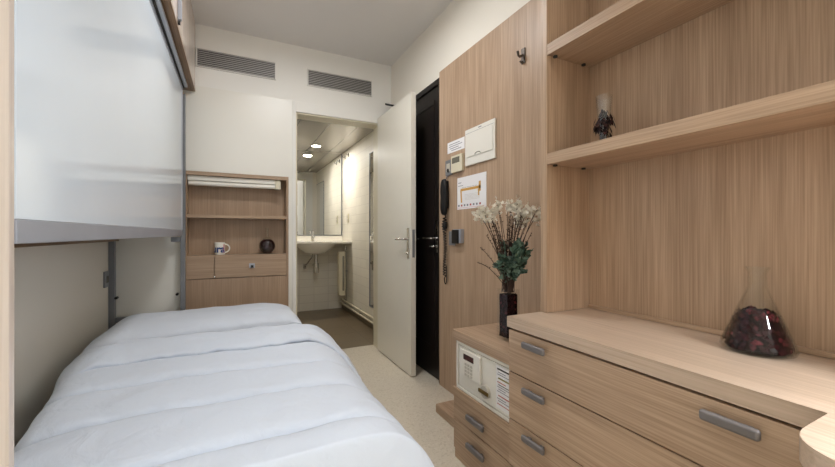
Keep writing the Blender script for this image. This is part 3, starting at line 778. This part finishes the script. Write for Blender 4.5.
# ------------------------------------------------------------------ glassware on the right
def contents(cx, cy, z0, prof, mat, name, parent, n, size, rnd):
    """heap of dried petals: lumpy core plus loose petals on its skin"""
    m = MB(); seg = 36
    core = []
    for r, h in prof: core.append((max(0, r - size * .3), h))
    m.lathe(core, cx, cy, seg, z0)
    for v in m.bm.verts:
        d = noise.noise((v.co.x * 90, v.co.y * 90, v.co.z * 90)) * size * .3
        q_ = Vector((v.co.x - cx, v.co.y - cy, 0))
        if q_.length > 1e-4: v.co += q_.normalized() * d
    m.bm.faces.ensure_lookup_table(); ncore = len(m.bm.faces)
    hs = [p[1] for p in prof]
    for _ in range(n):
        h = rnd.uniform(min(hs) + size * .4, max(hs) - size * .1)
        for (r0, h0), (r1, h1) in zip(prof, prof[1:]):
            if h0 <= h <= h1 and h1 > h0:
                rr = r0 + (r1 - r0) * (h - h0) / (h1 - h0); break
        else: continue
        rr -= size * .12; a = rnd.uniform(0, 2 * PI)
        if rnd.random() < .2 and h > max(hs) - size: rr *= rnd.random()
        c = Vector((cx + rr * math.cos(a), cy + rr * math.sin(a), z0 + h))
        nrm_ = Vector((math.cos(a), math.sin(a), rnd.uniform(-.4, .6))).normalized()
        u_ = nrm_.orthogonal().normalized(); u_ = Matrix.Rotation(rnd.uniform(0, 6.28), 3, nrm_) @ u_; w_ = nrm_.cross(u_)
        s_ = size * rnd.uniform(.3, .55)
        p = [c - u_ * s_, c - w_ * s_ * .6 + nrm_ * s_ * .12, c + u_ * s_ * .9, c + w_ * s_ * .6 + nrm_ * s_ * .12]
        vs = [m.bm.verts.new(x) for x in p]; m.bm.faces.new(vs)
    o = m.build(name, mat, parent, fix=False); o['kind'] = 'stuff'
    o.data.materials.append(M['core'])
    for f_ in o.data.polygons[:ncore]: f_.material_index = 1
    return o
rnd = random.Random(3)
ex, ey, ez = 1.203, .458, .7775
t = thing('conical_flask', 'conical glass flask half full of dried red petals on the worktop', 'flask', (ex, ey, ez))
out = [(0, .001), (.062, 0), (.0725, .004), (.0755, .012), (.073, .024), (.026, .148), (.0195, .165), (.0185, .20), (.0215, .209), (.0245, .214), (.0245, .217)]
inn = [(.0225, .217), (.0168, .205), (.0168, .166), (.0235, .147), (.0705, .025), (.0725, .012), (.069, .006), (0, .005)]
MB().lathe(out + inn, ex, ey, 48, ez).build('glass_body', M['flaskglass'], t)
contents(ex, ey, ez, [(0, .007), (.066, .007), (.0700, .013), (.0685, .025), (.045, .092), (.036, .102), (.02, .107), (0, .108)], M['petals'], 'dried_petals', t, 420, .020, rnd)

gx, gy, gz = 1.15, .857, 1.3845
t = thing('small_glass', 'slim flared glass with dark dried petals on the middle oak shelf', 'glass', (gx, gy, gz))
MB().lathe([(0, .001), (.016, 0), (.018, .003), (.0165, .02), (.019, .07), (.023, .12), (.0265, .172), (.0255, .173), (.0215, .12), (.0175, .07), (.015, .02), (.014, .008), (0, .007)], gx, gy, 36, gz).build('glass_body', M['glass'], t)
contents(gx, gy, gz, [(0, .009), (.0130, .01), (.0135, .02), (.0160, .07), (.0195, .100), (.016, .112), (.008, .122), (0, .125)], M['darkpetals'], 'dried_petals', t, 120, .016, rnd)
m = MB()
for k in range(26):                                    # curled petals clinging round the outside
    a = 2 * PI * k / 26 + rnd.uniform(-.2, .2); r_ = .0245 + rnd.uniform(0, .008); z = gz + rnd.uniform(.062, .092)
    if k % 4 == 0: z = gz + rnd.uniform(.03, .055); r_ = .0205
    c = Vector((gx + r_ * math.cos(a), gy + r_ * math.sin(a), z)); n_ = Vector((math.cos(a), math.sin(a), .5)).normalized()
    w_ = n_.cross(Vector((0, 0, 1))).normalized(); u_ = w_.cross(n_)
    s_ = .016
    a_, b2, c_, d_ = c - u_ * s_, c - w_ * s_ * .55 + n_ * .003, c + u_ * s_ + n_ * .006, c + w_ * s_ * .55 + n_ * .003
    m.quad(a_, b2, c_, d_)
m.build('outer_petal', M['darkpetals'], t, fix=False)

# ------------------------------------------------------------------ vase and bouquet
vx, vy, vz, hs_, vh = 1.073, 1.265, .6175, .0355, .220
t = thing('square_vase', 'tall square glass vase of dark red petals on the safe cabinet', 'vase', (vx, vy, vz))
m = MB()
def ring(h, s_): return [m.bm.verts.new((vx + a * s_, vy + b2 * s_, vz + h)) for a, b2 in ((-1, -1), (1, -1), (1, 1), (-1, 1))]
R_ = [ring(0, hs_), ring(vh, hs_), ring(vh, hs_ - .0035), ring(.012, hs_ - .0035)]
for a, b2 in zip(R_, R_[1:]):
    for k in range(4): m.bm.faces.new((a[k], a[(k + 1) % 4], b2[(k + 1) % 4], b2[k]))
m.bm.faces.new(R_[0][::-1]); m.bm.faces.new(R_[-1])
m.build('glass_body', M['vaseglass'], t, smooth=False)
m = MB(); s_ = hs_ - .0085
m.box(vx - s_, vx + s_, vy - s_, vy + s_, vz + .0135, vz + .198)
bmesh.ops.subdivide_edges(m.bm, edges=m.bm.edges[:], cuts=8, use_grid_fill=True)
for v in m.bm.verts:
    v.co += Vector((noise.noise(v.co * 80), noise.noise(v.co * 80 + Vector((5, 5, 5))), .0)) * .0022
ncore = len(m.bm.faces)
for _ in range(260):
    f = rnd.randrange(4); h = rnd.uniform(.02, .196); k = rnd.uniform(-1, 1) * (s_ - .006)
    n_ = (Vector((1, 0, 0)), Vector((-1, 0, 0)), Vector((0, 1, 0)), Vector((0, -1, 0)))[f]
    w_ = Vector((-n_.y, n_.x, 0)); c = Vector((vx, vy, vz + h)) + n_ * (s_ + .0008) + w_ * k
    a_ = rnd.uniform(0, 6.28); u_ = math.cos(a_) * w_ + math.sin(a_) * Vector((0, 0, 1)); q2 = n_.cross(u_); e_ = rnd.uniform(.007, .0115)
    if abs((u_ * e_).dot(w_)) + abs(k) > s_: e_ *= .5
    m.quad(c - u_ * e_, c - q2 * e_ * .6, c + u_ * e_, c + q2 * e_ * .6)
o = m.build('dried_petals', M['petals'], t, fix=False, smooth=False); o['kind'] = 'stuff'
o.data.materials.append(M['core'])
for f_ in o.data.polygons[:ncore]: f_.material_index = 1

t = thing('dried_bouquet', 'bunch of white dried flowers and green leaves in the square vase', 'bouquet', (vx, vy, vz + .18))
rv = Vector((.8957, -.4447, 0)); fv = Vector((.4447, .8957, 0))     # across and along the sight line
root = Vector((vx, vy, vz + .206))
def clampv(p):
    p = p.copy(); p.x = min(p.x, XP - .03); p.y = max(p.y, 1.10); return p
def bez(a, b2, c, n=9): return [a * (1 - k / n) ** 2 + b2 * 2 * (k / n) * (1 - k / n) + c * (k / n) ** 2 for k in range(n + 1)]
rb = random.Random(11)
heads = [(-.128, .50, 0), (-.112, .525, .02), (-.083, .495, -.02), (-.075, .515, .03), (-.045, .545, .01), (.015, .545, .02), (.03, .525, -.03), (.045, .55, .02), (.055, .50, .0), (.075, .515, -.03), (.06, .475, .03),
         (.10, .505, .01), (.12, .52, -.02), (.135, .50, .02)]
for k, (u_, h, w_) in enumerate(heads):
    tip = clampv(Vector((vx, vy, vz)) + rv * u_ + fv * w_ + Vector((0, 0, h + .045)))
    base = root + Vector((rb.uniform(-.018, .018), rb.uniform(-.018, .018), 0))
    mid = base.lerp(tip, .55) + Vector((0, 0, .06)) - rv * u_ * .15
    st = MB().tube(bez(base, mid, tip), .0016, 5).build('flower_stem', M['stem'], t)
    m = MB()
    for j in range(32):                                   # small five-petalled florets
        c = tip + Vector((rb.gauss(0, .013), rb.gauss(0, .013), rb.gauss(-.008, .015)))
        n_ = Vector((rb.gauss(0, 1), rb.gauss(0, 1), rb.gauss(.3, 1))).normalized(); u2 = n_.orthogonal().normalized(); w2 = n_.cross(u2)
        for q_ in range(5):
            a = 2 * PI * q_ / 5; d1 = math.cos(a) * u2 + math.sin(a) * w2; d2 = n_.cross(d1)
            L_ = .0102
            m.quad(c, c + d1 * L_ * .6 - d2 * L_ * .35 + n_ * .001, c + d1 * L_ + n_ * .003, c + d1 * L_ * .6 + d2 * L_ * .35 + n_ * .001)
    m.build('flower_cluster', M['flower'], st, fix=False, smooth=False)
for k in range(34):                                      # dark bristly twigs
    u_ = rb.uniform(-.10, .09); h = rb.uniform(.40, .56); w_ = rb.uniform(-.05, .05)
    if k in (0, 1): u_, h = (-.135, .385)[0] + .02 * k, .335 + .06 * k
    tip = clampv(Vector((vx, vy, vz)) + rv * u_ + fv * w_ + Vector((0, 0, h)))
    base = root + Vector((rb.uniform(-.022, .022), rb.uniform(-.022, .022), 0))
    path = bez(base, base.lerp(tip, .5) + Vector((0, 0, .05)), tip, 14)
    m = MB().tube(path, [.0018 - .0008 * i / 14 for i in range(15)], 5)
    for i in range(5, 15):
        for s2 in range(3):
            d_ = Vector((rb.gauss(0, 1), rb.gauss(0, 1), .8)).normalized() * .010
            w2 = d_.orthogonal().normalized() * .002
            p = path[i]; m.quad(p, p + d_ * .5 - w2, p + d_, p + d_ * .5 + w2)
    m.build('twig', M['stem'], t, fix=False)
cen = Vector((vx + .014, vy - .012, .968))
for k in range(26):                                       # leafy sprigs
    a = rb.uniform(0, 2 * PI); el = rb.uniform(-.9, 1.2)
    d_ = Vector((math.cos(a) * math.cos(el), math.sin(a) * math.cos(el), math.sin(el)))
    tip = clampv(cen + Vector((d_.x * .07, d_.y * .07, d_.z * .066)))
    base = root + Vector((rb.uniform(-.022, .022), rb.uniform(-.022, .022), 0))
    path = bez(base, cen + Vector((d_.x * .02, d_.y * .02, -.03)), tip, 8)
    sp = MB().tube(path, .0014, 5).build('sprig_stem', M['stem'], t)
    m = MB()
    for i in range(3, 9):
        for s2 in range(3):
            p = path[i]
            dd = (Vector((rb.gauss(0, .7), rb.gauss(0, .7), rb.uniform(-.2, .9))) + d_ * .7).normalized()
            w2 = dd.cross(Vector((rb.gauss(0, 1), rb.gauss(0, 1), rb.gauss(0, 1)))).normalized(); n_ = dd.cross(w2)
            L_ = rb.uniform(.024, .036); W_ = L_ * .34
            prev = None
            A, B, C = [], [], []
            for q_ in range(5):
                f = q_ / 4; ww = W_ * math.sin(PI * (.08 + .9 * f)) ** .8
                c = p + dd * L_ * f + n_ * (.004 * math.sin(PI * f))
                A.append(m.bm.verts.new(clampv(c - w2 * ww + n_ * .003))); B.append(m.bm.verts.new(clampv(c))); C.append(m.bm.verts.new(clampv(c + w2 * ww + n_ * .003)))
            for q_ in range(4):
                m.bm.faces.new((A[q_], A[q_ + 1], B[q_ + 1], B[q_])); m.bm.faces.new((B[q_], B[q_ + 1], C[q_ + 1], C[q_]))
    m.build('foliage', M['leaf'], sp, fix=False)

# ------------------------------------------------------------------ bathroom fittings
t = thing('wash_basin', 'white basin set in a pale counter in the bathroom', 'basin', (.96, 5.02, .8))
CY0 = 4.80
MB().box(XB0 + .002, XB1 - .002, CY0, YBB - .0005, .945, .975, .006, 3).build('counter', M['porc'], t)
MB().box(XB0 + .002, XB1 - .002, YBB - .02, YBB - .0005, .9755, 1.04, .003).build('upstand', M['porc'], t)
m = MB()
prof = [(.0, -.14), (.08, -.136), (.15, -.112), (.215, -.066), (.262, -.02), (.275, 0)]
m.lathe(prof, 0, 0, 40, 0)
for v in m.bm.verts: v.co = Vector((.965 + v.co.x * 1.0, 5.01 + v.co.y * .78, .9445 + v.co.z))
m.build('bowl', M['porc'], t)
tr_ = MB().cyl((.985, 5.05, .68), (.985, 5.05, .80), .02, seg=16).cyl((.985, 5.05, .55), (.985, 5.05, .68), .036, seg=20).tube([(.985, 5.05, .64), (.985, 5.12, .64), (.985, YBB - .002, .64)], .014, 12).build('bottle_trap', M['chrome'], t)
MB().tube([(.95, 5.06, .82), (.93, 5.07, .76), (.885, 5.12, .68), (.86, 5.18, .63), (.86, YBB - .003, .625)], .009, 10).cyl((.86, 5.19, .60), (.86, 5.19, .66), .02, seg=14).build('supply_pipe', M['chrome'], t)
t = thing('basin_tap', 'small chrome mixer tap behind the bathroom basin', 'tap', (.966, 5.2, .9755))
MB().cyl((.966, 5.19, .9755), (.966, 5.19, 1.05), .022, .019, 18).tube([(.966, 5.19, 1.03), (.966, 5.12, 1.05), (.966, 5.06, 1.035)], .011, 12).build('tap_body', M['chrome'], t)
MB().tube([(.966, 5.19, 1.05), (.966, 5.19, 1.075), (.966, 5.13, 1.115)], .010, 10).build('tap_lever', M['chrome'], t)
t = thing('basin_mirror', 'big mirror filling the wall above the bathroom basin', 'mirror', (.92, YBB, 1.06))
MB().box(XB0 + .002, 1.385, YBB - .006, YBB - .0005, 1.062, ZB - .003).build('mirror_glass', M['mirror'], t)
MB().box(1.385, 1.40, YBB - .012, YBB - .0005, 1.05, ZB - .003, .002).box(XB0 + .002, 1.385, YBB - .012, YBB - .0005, 1.05, 1.062, .002).build('mirror_frame', M['greymetal'], t)
t = thing('tall_mirror', 'tall narrow mirror on the tiled bathroom wall by the open door', 'mirror', (XB1, 3.8, .24))
MB().box(XB1 - .006, XB1 - .0005, 3.42, 4.045, .245, 2.0).build('mirror_glass', M['mirror'], t)
MB().box(XB1 - .012, XB1 - .0005, 4.045, 4.058, .24, 2.005, .002).box(XB1 - .012, XB1 - .0005, 3.42, 4.045, 2.0, 2.006).box(XB1 - .012, XB1 - .0005, 3.42, 4.045, .24, .2455).build('mirror_edge', M['greymetal'], t)
t = thing('downlight', 'round bright downlight in the metal bathroom ceiling', 'lamp', (.968, 4.95, ZB))
MB().lathe([(.056, 0), (.072, 0), (.075, -.006), (.060, -.008), (.056, 0)], .968, 4.95, 40, ZB - .0005).build('trim_ring', M['chrome'], t)
MB().lathe([(0, -.004), (.056, -.004), (.056, -.001), (0, -.001)], .968, 4.95, 40, ZB - .0005).build('diffuser', M['glow'], t)
t = thing('radiator', 'narrow cream radiator hung under the bathroom counter', 'radiator', (1.33, 4.95, .2))
rd = MB().box(1.268, 1.366, 4.955, 5.045, .225, .835, .02, 4).build('radiator_body', M['cream'], t)
MB().box(1.322, 1.344, 4.9535, 4.957, .30, .77, .001).build('slot', M['lcd'], rd)
MB().cyl((1.333, 4.952, .31), (1.333, 4.952, .76), .005, seg=10).build('slot_rail', M['chrome'], rd)
MB().tube([(1.372, 5.0, .83), (1.385, 5.0, .83), (1.385, 5.0, .152)], .008, 10).build('feed_pipe', M['chrome'], t)
MB().cyl((1.378, 5.0, .85), (1.378, 5.0, .90), .014, seg=12).build('valve', M['chrome'], t)
for y in (5.02,):
    MB().box(1.36, XB1 - .0005, y, y + .03, .55, .57).build('wall_bracket', M['greymetal'], t)
for z, nm, lab in ((.135, 'heating_pipe', 'upper of two cream heating pipes along the bathroom wall'), (.08, 'heating_pipe', 'lower of two cream heating pipes just above the bathroom floor')):
    x = XB1 - .022
    t = thing(nm, lab, 'pipe', (x, 4.3, z))
    MB().tube([(x, 3.43, z), (x, YBB - .004, z)], .012, 12).build('pipe_run', M['cream'], t)
    for y in (3.7, 4.4, 5.1): MB().box(x - .004, XB1 - .0005, y - .008, y + .008, z - .015, z + .015, .002).build('pipe_clip', M['greymetal'], t)
struct('baseboard_bathroom', MB().box(XB1 - .008, XB1 - .0005, YW, YBB, 0, .05), M['bfloor'], label='brown tiled skirting of the bathroom', cat='baseboard')
t = thing('bathroom_socket', 'cream double socket on the tiled wall beside the basin mirror', 'socket', (XB1, 4.97, 1.24))
MB().box(XB1 - .011, XB1 - .0005, 4.93, 5.02, 1.23, 1.35, .003).build('socket_plate', M['cream'], t)
MB().box(XB1 - .014, XB1 - .011, 4.95, 5.0, 1.25, 1.285, .002).box(XB1 - .014, XB1 - .011, 4.95, 5.0, 1.295, 1.33, .002).build('socket_face', M['keypad'], t)
for y, lab in ((5.12, 'small metal wall hook next to the bathroom mirror top'), (4.94, 'small metal wall hook further from the bathroom mirror top')):
    t = thing('wall_hook', lab, 'hook', (XB1, y, 2.13))
    MB().box(XB1 - .006, XB1 - .0005, y - .018, y + .018, 2.13, 2.185, .002).build('hook_plate', M['chrome'], t)
    MB().tube([(XB1 - .004, y, 2.165), (XB1 - .03, y, 2.15), (XB1 - .036, y, 2.17)], .006, 8).build('hook_prong', M['chrome'], t)

# ------------------------------------------------------------------ ceiling lamps out of view; the aisle one added to brighten the far end
for lx, ly, lab in ((.50, -.05, 'flat round ceiling lamp over the desk'), (.42, 2.0, 'added flat round ceiling lamp, out of view over the aisle beside the bed')):
    t = thing('unseen_ceiling_lamp', lab, 'lamp', (lx, ly, ZC - .05))
    MB().lathe([(.0, 0), (.19, 0), (.195, -.012), (.185, -.03)], lx, ly, 48, ZC - .0005).build('lamp_base', M['white'], t)
    MB().lathe([(.184, -.03), (.17, -.042), (.09, -.05), (0, -.052)], lx, ly, 48, ZC - .0005).build('lamp_diffuser', M['roomglow'], t)

t = thing('added_desk_lamp', 'added grey task lamp on the desk, out of view, brightening the worktop', 'lamp', (1.16, -.42, .7775))  # unseen lamp added to brighten the desk corner and counter edge
MB().lathe([(0, 0), (.085, 0), (.09, .006), (.085, .016), (.02, .022), (0, .022)], 1.16, -.42, 36, .7775).build('lamp_base', M['greymetal'], t)
MB().tube([(1.16, -.42, .79), (1.16, -.44, 1.0), (1.14, -.45, 1.16), (1.08, -.39, 1.27), (.99, -.31, 1.31), (.955, -.28, 1.30)], .008, 10).build('lamp_arm', M['greymetal'], t)
MB().lathe([(.02, .075), (.03, .07), (.075, .01), (.085, -.03), (.083, -.03), (.072, .01), (.028, .066), (.02, .068)], .955, -.28, 36, 1.245).build('lamp_shade', M['greymetal'], t)
MB().ball((.955, -.28, 1.262), .022, 2).build('bulb', M['roomglow'], t)

# ------------------------------------------------------------------ light
wd = bpy.data.worlds.new('sky'); sc.world = wd; wd.use_nodes = True
bg = wd.node_tree.nodes['Background']
bg.inputs[0].default_value = (.80, .90, 1.0, 1); bg.inputs[1].default_value = 11.0
def area(name, loc, rot, sx, sy, power, col, portal=False, shape='RECTANGLE'):
    l = bpy.data.lights.new(name, 'AREA'); l.shape = shape; l.size = sx; l.size_y = sy; l.energy = power; l.color = col
    o = bpy.data.objects.new(name, l); COL.objects.link(o); o.location = loc; o.rotation_euler = rot
    o['kind'] = 'helper'
    if portal: l.cycles.is_portal = True
    return o
area('side_window_portal', (XR + .06, (ry0 + ry1) / 2, (rz0 + rz1) / 2), (0, PI / 2, 0), rz1 - rz0, ry1 - ry0, 1, (1, 1, 1), True)
area('downlight_beam', (.968, 4.95, ZB - .012), (0, 0, 0), .11, .11, 17, (1, .965, .90), shape='DISK')
area('added_desk_lamp_beam', (.955, -.28, 1.228), (0, 0, 0), .13, .13, 17, (.96, .98, 1), shape='DISK')  # added light for the desk and the front of the counter
area('unseen_ceiling_lamp_beam', (.50, -.05, ZC - .058), (0, 0, 0), .34, .34, 3, (1, 1, 1), shape='DISK')
area('unseen_ceiling_lamp_beam', (.42, 2.0, ZC - .058), (0, 0, 0), .34, .34, 17, (.97, .98, 1), shape='DISK')  # added light that lifts the far end of the room

# ------------------------------------------------------------------ camera
cd = bpy.data.cameras.new('camera'); cam = bpy.data.objects.new('camera', cd); COL.objects.link(cam)
cd.sensor_width = 36; cd.sensor_fit = 'HORIZONTAL'; cd.lens = 368 / 835 * 36; cd.clip_start = .02
cam.location = (0, 0, 1.08); cam.rotation_euler = (PI / 2, 0, -math.atan(183 / 368))
sc.camera = cam
vs = sc.view_settings
vs.view_transform = 'Standard'; vs.look = 'None'; vs.gamma = 1; vs.exposure = -0.12; vs.use_curve_mapping = False
sc.display_settings.display_device = 'sRGB'
cy = sc.cycles
cy.use_denoising = True; cy.max_bounces = 10; cy.diffuse_bounces = 6; cy.glossy_bounces = 6; cy.transparent_max_bounces = 16
cy.caustics_reflective = False; cy.caustics_refractive = False
cy.sample_clamp_indirect = 6
